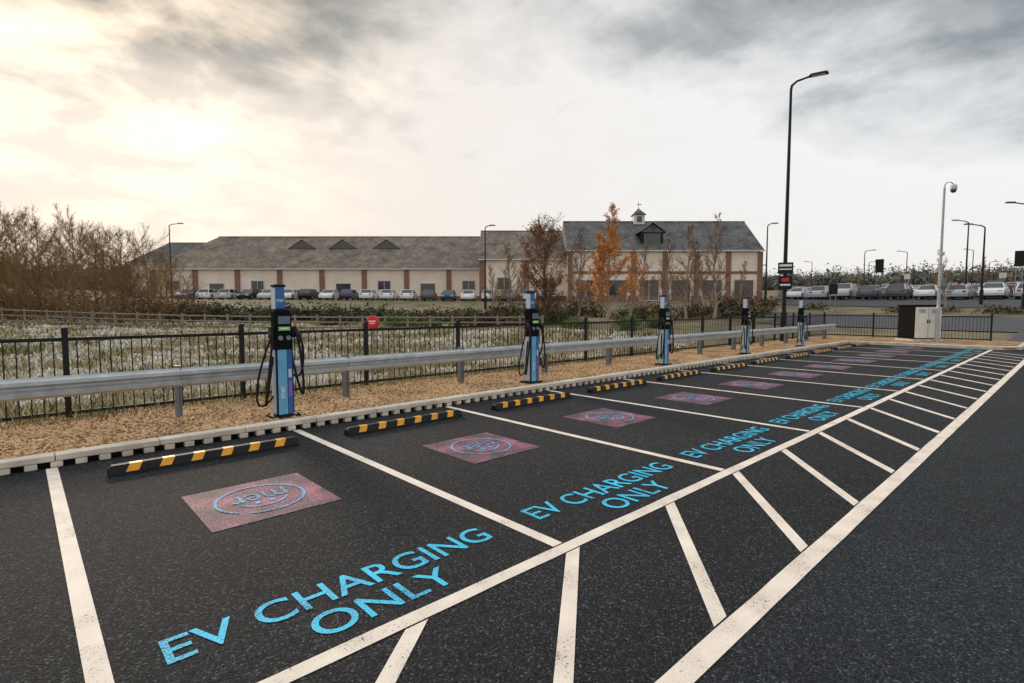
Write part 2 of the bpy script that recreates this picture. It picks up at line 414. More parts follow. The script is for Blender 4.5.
b=MB(); b.box((.066,-.107,.40),(.045,.004,.22)); b.box((.066,-.107,.62),(.045,.004,.12),1); b.build('graphic_print',['purp','pgrey'],parent=ssn)
b=MB(); b.box((0,0,1.22),(.25,.22,.58),0,top=(.90,.85)); hd=b.build('head_housing',['mblack'],parent=cg,bevel=.03)
b=MB(); b.box((0,-.111,1.37),(.16,.014,.11)); b.build('display_screen',['screen'],parent=hd)
b=MB(); b.box((0,-.1165,1.25),(.16,.006,.055),0); b.box((0,-.121,1.25),(.11,.004,.022),1); b.build('label_panel',['green','wtxt'],parent=hd)
for q in(-.055,.055):
    b=MB(); b.tube([(q,-.108,1.12),(q,-.125,1.12)],.034,14); b.build('socket',['galvd'],parent=hd)
b=MB(); b.box((-.03,0,1.68),(.15,.11,.31),0,top=(.92,.9)); b.box((-.03,0,1.85),(.17,.13,.035),1); b.build('top_sign',['deep','black'],parent=cg,bevel=.01)
b=MB(); b.box((-.10,-.002,1.67),(.018,.112,.29)); b.build('top_sign_edge',['pgrey'],parent=cg)
vv,ff=text_geo('mer',.10,.04,.006)
b=MB(); b.add([(v[0]-.025,-.0575,1.62+v[1]) for v in vv],ff); b.build('top_lettering',['wtxt'],parent=cg)
def bez(p0,p1,p2,p3,n=14):
    o=[]
    for i in range(n+1):
        t=i/n; o.append(tuple((1-t)**3*a+3*(1-t)**2*t*b_+3*(1-t)*t*t*c+t**3*d for a,b_,c,d in zip(p0,p1,p2,p3)))
    return o
for sx in (-1,1):
    b=MB(); b.box((sx*.15,-.03,1.2),(.055,.10,.16)); b.tube([(sx*.165,-.05,1.22),(sx*.185,-.13,1.16),(sx*.185,-.15,1.02)],[.03,.034,.022],8)
    b.build('cable_plug',['rubber'],parent=cg,bevel=.008)
    b=MB()
    b.tube(bez((sx*.185,-.15,1.02),(sx*.27,-.17,.35),(sx*(.36 if sx<0 else .27),-.12,-.36 if sx<0 else -.1),(sx*.13,-.02,.86),22),.017,7)
    if sx<0: b.tube(bez((sx*.15,-.04,1.14),(sx*.42,-.02,.5),(sx*.44,.0,-.1),(sx*.12,.02,.30),18),.015,7)
    else: b.tube(bez((sx*.15,-.02,1.28),(sx*.36,-.04,1.2),(sx*.34,.0,.3),(sx*.12,.02,.62),18),.015,7)
    b.build('charging_cable',['rubber'],parent=cg,smooth=True)
for i in (1,2,3,4):
    clone(cg,(2.74+4.97*i,7.72-.04*i,V),R(random.uniform(-3,3)))
# ---------------------------------------------------------------- guard rail
gr=empty('crash_barrier',(11,8.6,V),0,'galvanised steel crash barrier on short posts in gravel','crash barrier')
sec=[(0.0,.435),(-.01,.45),(-.07,.47),(-.075,.515),(-.015,.55),(-.015,.58),(-.075,.612),(-.07,.655),(-.01,.68),(0,.70)]
b=MB(); x=-19.; 
while x<18.6:
    x2=x+3.2
    for a,c in zip(sec[:-1],sec[1:]):
        b.face([(x,a[0],a[1]),(x2+.1,a[0]+.004,a[1]),(x2+.1,c[0]+.004,c[1]),(x,c[0],c[1])])
    for zz in(.47,.64,.565):
        for xx in (x+.04,x+.09): b.box((xx,-.078 if zz!=.565 else -.02,zz),(.02,.012,.02))
    x=x2
bm=b.build('beam',['galv'],parent=gr,smooth=False)
md=bm.modifiers.new('s','SOLIDIFY'); md.thickness=.005
xp=1.63-11-2.5*4; first=True
b=MB(); b.box((0,0,.36),(.06,.11,.74)); b.box((.03,-.02,.36),(.012,.15,.74)); b.box((0,-.045,.56),(.10,.05,.22),1)
while xp<19:
    if first:
        p=b.build('post',['galvd','galv'],parent=gr,loc=(xp,.075,0)); first=False; pp=p
    else:
        p=pp.copy(); COL.objects.link(p); p.parent=gr; p.location=(xp,.075,0)
    xp+=2.5
# ---------------------------------------------------------------- railings
pm=MB(); pm.box((0,0,.64),(.07,.07,1.32)); pm.box((0,0,1.315),(.085,.085,.03),top=(.6,.6))
PL=2.29
pn=MB(); pn.box((PL/2,0,1.16),(PL-.07,.012,.05)); pn.box((PL/2,0,.12),(PL-.07,.012,.05))
for i in range(17):
    xx=PL*(i+1)/18
    pn.tube([(xx,0,.05),(xx,0,1.16)],.0085,5)
pme=None
def fence(name,loc,rz,n,label):
    global pme
    r=empty(name,loc,rz,label,'railings','black steel railings around the car park')
    for i in range(n+1):
        if pme is None:
            a=pm.build('post',['black'],parent=r); c=pn.build('railing_panel',['black'],parent=r); pme=(a.data,c.data)
            continue
        o=bpy.data.objects.new('post',pme[0]); COL.objects.link(o); o.parent=r; o.location=(i*PL,0,0)
        if i<n:
            o=bpy.data.objects.new('railing_panel',pme[1]); COL.objects.link(o); o.parent=r; o.location=(i*PL,0,0)
    return r
fence('black_railings',(.49-PL*3,9.7,V-.06),0,17,'black steel railings with thin upright bars behind gravel verge')
fence('black_railings',(32.6,9.7,V-.06),R(-90),3,'black steel railings beside the electrical cabinet')
# ---------------------------------------------------------------- lamp columns
def lamp(name,loc,H,rz,arm,label,r=.075,grp='street lamps',mk='black',lsz=1):
    e=empty(name,loc,rz,label,'street lamp',grp)
    b=MB(); b.tube([(0,0,0),(0,0,1.3)],r*1.5,10); b.tube([(0,0,1.3),(0,0,1.45),(0,0,H-.35)],[r*1.5,r,r*.6],10); b.box((0,-r*1.52,.75),(.09,.01,.5))
    b.build('pole',[mk],parent=e,smooth=False)
    b=MB(); b.tube([(0,0,H-.4),(.03,0,H-.2),(arm*.3,0,H-.05),(arm,0,H+.05)],[r*.6,r*.6,r*.5,r*.45],8); b.build('arm',[mk],parent=e)
    b=MB(); b.box((arm+.3*lsz,0,H+.08),(.75*lsz,.26*lsz,.10*lsz),top=(.8,.7)); b.box((arm+.3*lsz,0,H+.025),(.5*lsz,.2*lsz,.02),1); b.build('lantern',[mk,'lampw'],parent=e)
    return e
big=lamp('street_lamp',(25.5,9.27,V),11.5,R(-75),.75,'tall black street lamp with a single arm behind barrier',r=.095)
b=MB(); b.box((0,-.11,3.3),(.62,.03,.5)); b.box((0,-.128,3.42),(.5,.006,.10),1); b.box((0,-.128,3.25),(.5,.006,.06),1)
b.box((0,-.11,2.65),(.55,.03,.6),0); b.box((0,-.128,2.78),(.3,.006,.16),2); b.box((0,-.128,2.55),(.42,.006,.08),1)
sg=b.build('parking_sign',['black','wtxt','red'],loc=(25.5,9.27,V),rot=(0,0,R(-60)),label='black sign boards with pale print on the lamp pole',cat='sign')
for (f,rr,top,arm,rz) in ((70,-44.6,225,1.2,-43),(60,-3.0,227,.5,-43),(60,28.5,225,.5,-43),(90,59.2,251,1.2,-43),(60,50.9,222,1.2,137),(48,42.2,226,1.2,137),(42,40.3,205,1.2,137),(95,70,252,1.2,137),(120,80,262,1.2,-43),(110,98,262,1.2,-43),(130,88,266,1.2,137),(150,120,268,1.2,-43),(100,86,250,1.2,137),(125,70,262,1.2,137),(140,84,266,1.2,-43),(160,150,264,1.2,137)):
    x,y=P(f,rr); z=gz(x,y); H=1.65+(307-top)/532*f-z
    lamp('street_lamp',(x,y,z),H,R(rz),arm,'slim black street lamp beside the distant car park',r=.10)
# cctv pole
x,y=30.,4.4
e=empty('camera_pole',(x,y,V),R(-40),'grey steel pole carrying a white dome security camera','camera pole')
b=MB(); b.tube([(0,0,0),(0,0,1.5)],.095,12); b.tube([(0,0,1.5),(0,0,1.6),(0,0,6.75)],[.095,.062,.045],12); b.box((0,-.10,.8),(.09,.012,.6)); b.build('pole',['galv'],parent=e)
b=MB(); b.tube([(0,0,6.65),(.02,0,6.9),(.12,0,7.0),(.30,0,7.01),(.42,0,6.9)],.025,8); b.build('arm',['galv'],parent=e)
b=MB(); b.tube([(.42,0,6.93),(.42,0,6.85),(.42,0,6.71)],[.07,.13,.13],14); b.build('camera_housing',['trim'],parent=e)
b=MB(); b.tube([(.42,0,6.71),(.42,0,6.63),(.42,0,6.57),(.42,0,6.55)],[.115,.11,.07,.02],14); b.build('camera_dome',['glass'],parent=e)
b=MB(); b.box((0,-.12,2.6),(.26,.18,.36)); b.build('junction_box',['galvd'],parent=e,bevel=.01)
# cabinet
e=empty('electrical_cabinet',(30.5,5.15,V),R(-43),'tall electrical cabinet with black side and cream doors','electrical cabinet')
b=MB(); b.box((0,0,.05),(1.3,1.15,.10)); b.build('plinth',['kerb'],parent=e)
b=MB(); b.box((0,0,.85),(1.2,1.05,1.5)); b.build('body',['mblack'],parent=e,bevel=.02)
b=MB(); b.box((0,0,1.63),(1.3,1.15,.06),top=(.96,.95)); b.build('roof',['mblack'],parent=e)
for sx in(-1,1):
    b=MB(); b.box((sx*.295,-.54,.85),(.57,.03,1.4)); d=b.build('door',['cabw'],parent=e,bevel=.006)
    b=MB(); b.box((sx*.05,-.565,.9),(.03,.02,.16)); b.build('handle',['black'],parent=d)
    b=MB()
    for q in range(5): b.box((sx*.295,-.558,1.3+q*.035),(.3,.008,.015))
    b.build('vent',['galvd'],parent=d)
# lifebuoy
x,y=P(20,-5.23); z=gz(x,y)
e=empty('lifebuoy_stand',(x,y,z),R(-43),'round red lifebuoy housing on a post beside marsh','lifebuoy')
b=MB(); b.tube([(0,.05,0),(0,.05,1.15-z)],.04,8); b.build('post',['galvd'],parent=e)
b=MB(); b.tube([(0,.02,1.09-z),(0,-.06,1.09-z),(0,-.10,1.09-z)],[.25,.25,.20],24); b.build('housing',['red'],parent=e,bevel=.01)
b=MB(); b.box((0,-.103,1.12-z),(.26,.008,.045)); b.box((0,-.103,1.04-z),(.20,.008,.03)); b.build('white_print',['wtxt'],parent=e)
# ---------------------------------------------------------------- cars
def carparts():
    H=MB()
    prof=[(-2.08,.28),(-2.16,.55),(-2.12,.80),(-2.0,.95),(1.0,.95),(1.7,.84),(2.08,.68),(2.16,.45),(2.08,.24),(1.72,.22),(1.62,.50),(1.35,.62),(1.08,.50),(.98,.22),(-.98,.22),(-1.08,.50),(-1.35,.62),(-1.62,.50),(-1.72,.22)]
    st=[(-.89,.94),(-.84,1.0),(.84,1.0),(.89,.94)]
    rings=[[(p[0]*(k if k==1 else .985),y,.55+(p[1]-.55)*k) for p in prof] for y,k in st]
    for a,c in zip(rings[:-1],rings[1:]):
        for t in range(len(prof)):
            u=(t+1)%len(prof); H.face([a[t],c[t],c[u],a[u]],0)
    H.face(rings[0],0); H.face(rings[-1][::-1],0)
    H.box((-.55,0,1.435),(1.9,1.22,.04),0,top=(.92,.9))
    for sy in(-1,1):
        for (x0,x1) in ((1.0,.42),(-.35,-.42),(-2.0,-1.50)):
            H.tube([(x0,sy*.80,.94),(x1,sy*.615,1.43)],.035,5,0)
        H.box((.95,sy*.93,.98),(.12,.14,.1),0)
    G=MB()
    bt=[(-1.98,-.79,.93),(1.0,-.79,.93),(1.0,.79,.93),(-1.98,.79,.93)]; tp=[(-1.48,-.61,1.42),(.40,-.61,1.42),(.40,.61,1.42),(-1.48,.61,1.42)]
    for t in range(4): G.face([bt[t],bt[(t+1)%4],tp[(t+1)%4],tp[t]],0)
    W=MB(); W.tube([(0,-.1,0),(0,.1,0)],.33,16,0); W.tube([(0,-.108,0),(0,.108,0)],.2,10,1)
    HL=MB(); HL.box((2.06,0,.64),(.14,.34,.12)); TL=MB(); TL.box((-2.11,0,.78),(.10,.26,.16))
    return H,G,W,HL,TL
H,G,W,HL,TL=carparts()
car0=empty('parked_car',(0,0,0),0,'parked car','car','cars parked in front of the shops')
H.build('body',['car'],parent=car0); G.build('window',['glass'],parent=car0)
for sx in(-1.35,1.35):
    for sy in(-.80,.80): W.build('wheel',['tyre','hub'],parent=car0,loc=(sx,sy,.33))
for sy in(-.62,.62):
    HL.build('headlight',['lampw'],parent=car0,loc=(0,sy,0)); TL.build('tail_light',['lampr'],parent=car0,loc=(0,sy,0))
A=MB()
def merge(src,mm,off=(0,0,0)):
    i=len(A.v); A.v+=[(v[0]+off[0],v[1]+off[1],v[2]+off[2]) for v in src.v]; A.f+=[tuple(i+k for k in f) for f in src.f]; A.m+=[mm[k] for k in src.m]
merge(H,{0:0});merge(G,{0:1})
for sx in(-1.35,1.35):
    for sy in(-.80,.80): merge(W,{0:2,1:3},(sx,sy,.33))
for sy in(-.62,.62): merge(HL,{0:4},(0,sy,0)); merge(TL,{0:5},(0,sy,0))
cols=[((.95,.95,.94,1),'white'),((.62,.64,.65,1),'silver'),((.10,.11,.12,1),'dark grey'),((.015,.016,.018,1),'black'),((.03,.06,.16,1),'dark blue'),((.30,.02,.02,1),'red'),((.25,.27,.29,1),'grey')]
wts=[42,25,10,9,7,2,8]
firstc=True
for i in range(22):
    f=74; rr=-44.5+i*2.75
    if rr>6: break
    x,y=P(f,rr); z=gz(x,y)+.02; c,nm=random.choices(cols,wts)[0]
    rz=R(227+random.uniform(-2,2)+(180 if random.random()<.4 else 0))
    lb=nm+' car parked nose-on in front of the shops'
    if firstc:
        car0.location=(x,y,z); car0.rotation_euler=(0,0,rz); car0['label']=lb; car0.color=c
        for o in car0.children: o.color=c
        firstc=False
    else: clone(car0,(x,y,z),rz,label=lb,color=c)
far0=None; cnt=0
for x in (72,78,90,96,106,112,122,128,138,144,154,160,170,176,190):
    y=.045*x+random.random()
    while y<.35*x:
        if random.random()<.92 and cnt<278:
            z=(gz(x,y))+.07; c,nm=random.choices(cols,wts)[0]
            if far0 is None:
                far0=A.build('parked_car',['car','glass','tyre','hub','lampw','lampr']); o=far0
            else: o=far0.copy(); COL.objects.link(o)
            o.location=(x+random.uniform(-.4,.4),y,z); o.rotation_euler=(0,R(-1.5),R(random.uniform(-2,2)+(180 if random.random()<.5 else 0))); o.color=c; s=random.uniform(.94,1.1); o.scale=(s,s,s*random.choice((1,1,1.15)))
            tag(o,nm+' car parked in the distant car park','car','cars parked in the distant car park'); cnt+=1
        y+=2.6
# ---------------------------------------------------------------- buildings
def win(par,x,z,w,h,y,name='window'):
    b=MB(); b.box((x,y-.02,z+h/2),(w,.04,h)); o=b.build(name,['glass'],parent=par)
    f=MB(); t=.09
    f.box((x,y-.045,z+h+t/2),(w+2*t,.09,t)); 
    f.box((x-w/2-t/2,y-.045,z+h/2),(t,.09,h)); f.box((x+w/2+t/2,y-.045,z+h/2),(t,.09,h))
    if name=='window': f.box((x,y-.055,z-t/2),(w+.3,.14,t)); f.box((x,y-.05,z+h/2),(.06,.03,h))
    f.build('frame',['trim'],parent=o)
def block(name,f,r0,r1,depth,wh,rise,hipl,hipr,roofm,label,pier,ov=.5,pw=.75,zb=None):
    Lx=r1-r0; x,y=P(f,(r0+r1)/2); z=(gz(x,y) if zb is None else zb)-.3
    e=empty(name,(x,y,z),R(-43),label,'building')
    wh+=.3; h=Lx/2
    b=MB(); b.box((0,depth/2,wh/2),(Lx,depth,wh))
    if not hipr: b.face([(h,0,wh),(h,depth,wh),(h,depth/2,wh+rise*.97)])
    if not hipl: b.face([(-h,0,wh),(-h,depth/2,wh+rise*.97),(-h,depth,wh)])
    b.build('wall',['cream'],parent=e)
    b=MB(); b.box((0,-.03,.5),(Lx+.1,.06,1.0)); b.build('plinth',['brick'],parent=e)
    g0=-h-ov; g1=h+ov; d0=-ov; d1=depth+ov; zz=wh-.15; l0=g0+(depth/2 if hipl else 0); l1=g1-(depth/2 if hipr else 0)
    b=MB(); rp=(l0,depth/2,wh+rise); rq=(l1,depth/2,wh+rise)
    b.face([(g0,d0,zz),(g1,d0,zz),rq,rp]); b.face([(g1,d1,zz),(g0,d1,zz),rp,rq]); b.face([(g1,d0,zz),(g1,d1,zz),rq]); b.face([(g0,d1,zz),(g0,d0,zz),rp])
    b.face([(g0,d0,zz-.02),(g0,d1,zz-.02),(g1,d1,zz-.02),(g1,d0,zz-.02)])
    b.tube([rp,rq],.12,6)
    rf=b.build('roof',[roofm],parent=e)
    b=MB(); b.box((0,d0-.06,zz-.06),(Lx+2*ov,.12,.14)); b.build('gutter',['trim'],parent=e)
    n=max(1,round(Lx/pier)); 
    for i in range(n+1):
        xx=-h+Lx*i/n
        b=MB(); b.box((xx,-.10,wh/2-.15),(pw,.2,wh-.3)); b.build('pier',['brick'],parent=e)
    return e,wh,h,n,rf
def gablet(par,x,wh,rise,depth,t,w,hh,mk='slateb',name='dormer'):
    y=-.5+(depth/2+.5)*t; z=wh-.15+(rise+.15)*t; dy=hh*(depth/2+.5)/(rise+.15)
    b=MB(); a=(x-w/2,y-.3,z-.1);c=(x+w/2,y-.3,z-.1);p=(x,y-.3,z+hh)
    b.face([a,c,p],1)
    al=(x-w/2-.25,y-.45,z-.2);cl=(x+w/2+.25,y-.45,z-.2);pl=(x,y-.45,z+hh+.12)
    ab=(x-w/2-.25,y+.2,z-.05);cb=(x+w/2+.25,y+.2,z-.05);q=(x,y+dy+.25,z+hh+.14)
    b.face([al,pl,q,ab],0);b.face([pl,cl,cb,q],0)
    b.build(name,[mk,'glass'],parent=par)
e,wh,h,n,rf=block('shopping_centre_wing',82,-55,-3.2,14,5.0,5.6,True,False,'slateb','long low cream shop wing with brown tiled roof',6.4)
for xx in (-4.5,2.,9.): gablet(e,xx,wh,5.6,14,.64,4.0,1.15)
for i in range(n):
    xx=-h+(2*h)*(i+.5)/n
    if i in (1,4,6): win(e,xx,.3,2.2,2.6,0,'door')
    elif i!=3: win(e,xx-.2,2.0,1.9,1.3,0)
e,wh,h,n,rf=block('link_building',75,-4.2,8.2,12,5.9,4.6,False,False,'slateb','cream link building with grey roof behind bare trees',6.2)
for i in range(n):
    xx=-h+(2*h)*(i+.5)/n; win(e,xx,1.9,1.8,1.6,0)
e,wh,h,n,rf=block('two_storey_shop_building',70,7.6,32.4,12,6.7,4.5,False,False,'slateg','two storey cream and brick shops with a roof cupola',4.2,ov=.4,pw=.6)
for i in range(n):
    xx=-h+(2*h)*(i+.5)/n
    win(e,xx,.4,2.5,2.6,0,'door' if i%2 else 'window')
    b=MB(); b.box((xx,-.03,4.0),(3.4,.05,.35)); b.build('brick_band',['brick'],parent=e)
xx=-h+10.9
b=MB(); y0=1.0; zb=wh+.5; b.box((xx,y0+1.4,zb+.95),(2.9,2.8,1.9)); dm=b.build('dormer',['black'],parent=e)
b=MB(); b.face([(xx-1.8,y0-.4,zb+1.8),(xx,y0-.4,zb+3.1),(xx,y0+4,zb+3.1),(xx-1.8,y0+4,zb+1.8)]); b.face([(xx,y0-.4,zb+3.1),(xx+1.8,y0-.4,zb+1.8),(xx+1.8,y0+4,zb+1.8),(xx,y0+4,zb+3.1)]); b.face([(xx-1.5,y0-.1,zb+1.85),(xx+1.5,y0-.1,zb+1.85),(xx,y0-.1,zb+2.95)])
b.build('dormer_roof',['slateg'],parent=dm)
b=MB(); b.box((xx,y0-.03,zb+1.0),(2.2,.06,1.4)); b.build('dormer_window',['glass'],parent=dm)
xc=xx-.7
b=MB(); b.box((xc,6,wh+4.7),(1.5,1.5,1.3)); cu=b.build('cupola',['trim'],parent=e)
b=MB(); b.box((xc,6,wh+5.4),(1.8,1.8,.1)); b.box((xc,6,wh+5.9),(1.7,1.7,.9),top=(.05,.05)); b.tube([(xc,6,wh+6.3),(xc,6,wh+7.3)],.03,5); b.box((xc+.1,6,wh+6.9),(.6,.03,.1)); b.build('cupola_roof',['slateg'],parent=cu)
b=MB(); b.box((xc,5.24,wh+4.75),(.7,.03,.8)); b.build('louvre',['glass'],parent=cu)
e,wh,h,n,rf=block('distant_building',120,-86,-62,12,7,5.2,True,False,'slateg','distant dark roofed building beyond the bare trees',8)
# ---------------------------------------------------------------- trees
def rv(s=1): return Vector((random.uniform(-s,s),random.uniform(-s,s),random.uniform(-s,s)))
def treegeo(seed,H,spread,tr,nprim,nsec,nter,leafn,leafs,low=.15,shape='oval',up=.6,leafband=(0,1),tww=1.0,bare=.9):
    random.seed(seed)
    T=MB(); C=MB()
    npt=7; pts=[];rs=[]
    off=Vector((0,0,0))
    for i in range(npt):
        t=i/(npt-1); off+=Vector((random.uniform(-1,1),random.uniform(-1,1),0))*.02*H if i else Vector((0,0,0))
        pts.append(Vector((off.x,off.y,H*.94*t))); rs.append(tr*(1-t)**.8+.012)
    rs[0]*=1.35
    T.tube(pts,rs,7,0)
    def on(t):
        k=min(npt-2,int(t*(npt-1))); u=t*(npt-1)-k; return pts[k].lerp(pts[k+1],u)
    tips=[]
    for i in range(nprim):
        t=low+(.97-low)*(i+random.random()*.6)/nprim
        a=i*2.4+random.uniform(-.5,.5)
        if shape=='oval': L=spread*(.35+.9*math.sin(math.pi*min(1,(t-low)/(1-low)*.8+.18)))
        elif shape=='cone': L=spread*(1.15-t)
        else: L=spread*random.uniform(.7,1.2)*(1.1-.45*t)
        L*=random.uniform(.75,1.15)
        p=on(t); d=Vector((math.cos(a),math.sin(a),up+t*.6)).normalized()
        q=[p]; rr=[max(.012,tr*.5*(1-t)+.014)]; n=5
        for k in range(n):
            d=(d+rv(.16)+Vector((0,0,.07))).normalized(); q.append(q[-1]+d*L/n); rr.append(rr[0]*(1-(k+1)/(n+.6)))
        T.tube(q,rr,5,0,cap=False)
        for j in range(nsec):
            u=.2+.8*(j+random.random())/nsec; k=min(n-1,int(u*n)); pp=q[k].lerp(q[k+1],u*n-k)
            dd=((q[k+1]-q[k]).normalized()+rv(.75)+Vector((0,0,.2))).normalized(); l2=L*random.uniform(.28,.5)*(1.15-u*.5)
            s=[pp]
            for w in range(3): dd=(dd+rv(.2)+Vector((0,0,.06))).normalized(); s.append(s[-1]+dd*l2/3)
            C.tube(s,[.012*tww,.010*tww,.008*tww,.005*tww],3,0,cap=False)
            for m in range(nter):
                w=random.random()*2.99; kk=int(w); p3=s[kk].lerp(s[kk+1],w-kk); d3=(dd+rv(.8)+Vector((0,0,.15))).normalized(); l3=l2*random.uniform(.3,.65)
                p4=p3+d3*l3*.5; p5=p4+(d3+rv(.25))*l3*.5
                C.tube([p3,p4,p5],[.007*tww,.006*tww,.003*tww],3,0,cap=False); tips.append((p3,p4,p5))
    for _ in range(leafn):
        a=random.choice(tips); zt=a[1].z/H
        if not(leafband[0]<zt<leafband[1]) and random.random()<bare: continue
        c=a[1].lerp(a[2] if random.random()<.5 else a[0],random.random())+rv(.14); s=leafs*random.uniform(.5,1.2)
        u=rv().normalized()*s; v=rv().normalized()*s*.8
        C.face([c-u,c-v*.5,c+u,c+v*.5],1)
    return T,C
def tree(name,seed,loc,label,lf,tw='twig',bk='bark',grp=None,**k):
    T,C=treegeo(seed,**k)
    e=empty(name,loc,random.uniform(0,6),label,'tree',grp)
    T.build('trunk',[bk],parent=e); C.build('crown',[tw,lf],parent=e); return e
def at(f,px): 
    x,y=P(f,(px-512)/532*f); return (x,y,gz(x,y)-.05)
base=[]
G1='bare trees at the field edge'
for i,(s,Hh,sp) in enumerate(((11,7.5,3.5),(12,6.9,3.4),(13,7.9,3.7))):
    base.append(tree('bare_tree',s,(0,0,0),'bare golden brown winter tree in a dense thicket','lf_br',tw='twigg' if i!=1 else 'twig',bk='twig',grp=G1,H=Hh,spread=sp,tr=.08,nprim=30,nsec=9,nter=7,leafn=5200,leafs=.05,low=.05,shape='round',up=.65,leafband=(0,.93),bare=.6,tww=1.1))
random.seed(5)
spots=[(38,4,.98),(40,40,.95),(43,74,.93),(40,98,.80),(44,124,.86),(42,148,.76),(46,20,1.04),(50,108,.92),(38,-20,1.0),(55,85,.97),(50,168,.68),(36,30,.62),(36,75,.58),(37,118,.55),(38,60,.72),(37,8,.66),(41,134,.62),(39,162,.5),(47,188,.42)]
for i,(f,px,s) in enumerate(spots):
    L=at(f,px)
    if i<3: o=base[i]; o.location=L; o.scale=(s,s,s)
    else: clone(base[i%3],L,random.uniform(0,6),s*random.uniform(.93,1.05))
tree('russet_tree',21,at(44,546),'russet leaved tree beside the shops','lf_rd',H=8.7,spread=2.5,tr=.12,nprim=30,nsec=9,nter=6,leafn=7500,leafs=.115,low=.08,shape='oval',up=.8,leafband=(.08,.93))
tree('orange_birch_tree',22,at(44,607),'birch tree with orange autumn leaves and bare top','lf_or',bk='birch',H=10.5,spread=2.8,tr=.12,nprim=32,nsec=9,nter=6,leafn=9500,leafs=.115,low=.08,shape='cone',up=.75,leafband=(.08,.72),bare=.82)
tree('orange_birch_tree',23,at(46,630),'slender birch with a few orange leaves','lf_or',bk='birch',H=7.2,spread=1.9,tr=.09,nprim=18,nsec=7,nter=5,leafn=2200,leafs=.10,low=.12,shape='cone',up=1.0,leafband=(.1,.8))
G2='bare trees in front of the shops'
t1=tree('bare_birch_tree',24,at(46,686),'bare slender birch in front of shops','lf_br',bk='birch',grp=G2,H=8.6,spread=2.5,tr=.10,nprim=26,nsec=9,nter=7,leafn=900,leafs=.06,low=.12,shape='cone',up=.85,tww=1.25)
t2=tree('bare_birch_tree',25,at(45,714),'tall bare birch in front of shops','lf_rd',bk='birch',grp=G2,H=9.6,spread=2.4,tr=.11,nprim=28,nsec=9,nter=7,leafn=800,leafs=.06,low=.10,shape='cone',up=.9,tww=1.25)
for px,f,s,tt in ((512,50,.86,t1),(578,48,.92,t2),(668,52,.88,t2),(700,49,.85,t1),(738,50,.62,t1),(523,46,.6,t2),(640,55,.9,t1),(495,52,.62,t1)):
    clone(tt,at(f,px),random.uniform(0,6),s)
# ---------------------------------------------------------------- shrubs and hedges
def mass(name,lumps,mk,n,size,label,cat,kind=None,tw=None,group=None,seed=3,thr=-.25,core=0,jit=1.1):
    random.seed(seed); b=MB(); tot=sum(l[3]*l[5] for l in lumps)
    for (x,y,z,rx,ry,rz) in lumps:
        for _ in range(int(n*rx*rz/tot)):
            d=rv().normalized()*(random.random()**.4)*random.uniform(.8,jit); 
            if d.z<-.1: d.z*=-1
            nn=noise.noise(Vector((x+d.x*rx,y+d.y*ry,d.z*rz))*.9)
            if nn<thr: continue
            k=1+nn*.35; s=size*random.uniform(.5,1.3)
            if core and random.random()<core: d*=.62; s=size*3.2
            c=Vector((x+d.x*rx*k,y+d.y*ry*k,z+d.z*rz*k)); u=rv().normalized()*s; v=rv().normalized()*s*.7
            b.face([c-u,c-v,c+u,c+v],0 if random.random()<.75 or not tw else 1)
    return b.build(name,[mk]+([tw] if tw else []),label=label,cat=cat,kind=kind,group=group)
lum=[]
random.seed(9)
for i in range(95):
    f=random.uniform(41,50); px=150+i*4.3+random.uniform(-8,8); x,y,z=at(f,px); lum.append((x,y,z-.2,random.uniform(1.4,2.4),random.uniform(1,1.6),random.uniform(1.1,1.9)))
mass('scrub_hedge',lum,'lf_dk',30000,.12,'dense dark scrubby hedge below the shop car park','hedge',kind='stuff',tw='lf_db',core=.12)
lum=[]
for i in range(60):
    f=random.uniform(36,50); px=random.uniform(-40,195); x,y,z=at(f,px); lum.append((x,y,z-.2,random.uniform(1.5,2.8),1.8,random.uniform(1.3,2.8)))
mass('thicket_undergrowth',lum,'lf_br',23000,.095,'dense brown undergrowth below the bare trees','undergrowth',kind='stuff',tw='lf_db')
lum=[]
for i in range(56):
    f=random.uniform(46,56); px=random.uniform(490,770); x,y,z=at(f,px); lum.append((x,y,z-.2,random.uniform(1.3,2.2),1.5,random.uniform(1.0,2.2)))
mass('shrub_border',lum,'lf_dk',20000,.12,'dark mixed shrub border in front of the shops','hedge',kind='stuff',tw='lf_rd',core=.08)
for (px,f,w,hh,s) in ((398,38,1.5,1.6,1),(627,38,1.3,1.5,2),(655,40,1.0,1.1,3),(430,39,1.2,1.1,4),(575,39,1.3,1.0,5)):
    x,y,z=at(f,px); mass('green_bush',[(x,y,z,w,w*.8,hh),(x+w*.6,y+.2,z,w*.7,w*.6,hh*.7)],'lf_gr',1800,.08,'rounded bright green bush at the marsh edge','bush',group='green bushes at the marsh edge',seed=s)
lum=[]
random.seed(31)
for i in range(240):
    f=random.uniform(215,280); px=random.uniform(735,1130); x,y,z=at(f,px); s=random.uniform(4,6.8); lum.append((x,y,z,s*2.1,s,s*random.uniform(1.3,2.0)))
mass('far_woodland',lum,'far',50000,.5,'haze-tinted winter woodland beyond the car park','woodland',kind='stuff',tw='far2',thr=-.8,core=.3,jit=.95)
lum=[]
for i in range(60):
    f=random.uniform(150,190); px=random.uniform(-120,200); x,y,z=at(f,px); s=random.uniform(4.5,8.); lum.append((x,y,z,s*1.5,s,s*random.uniform(1.2,1.9)))
mass('far_woodland',lum,'far',12000,.5,'haze-tinted winter woodland behind the shop roofs','woodland',kind='stuff',tw='twig',core=.2,jit=.95)
lum=[]
for i in range(60):
    x=random.choice((56,57,84,101,117,133,149,165))+random.uniform(-1,1); y=random.uniform(.05*x,.35*x); lum.append((x,y,gz(x,y),random.uniform(.9,1.6),1.4,random.uniform(.4,.8)))
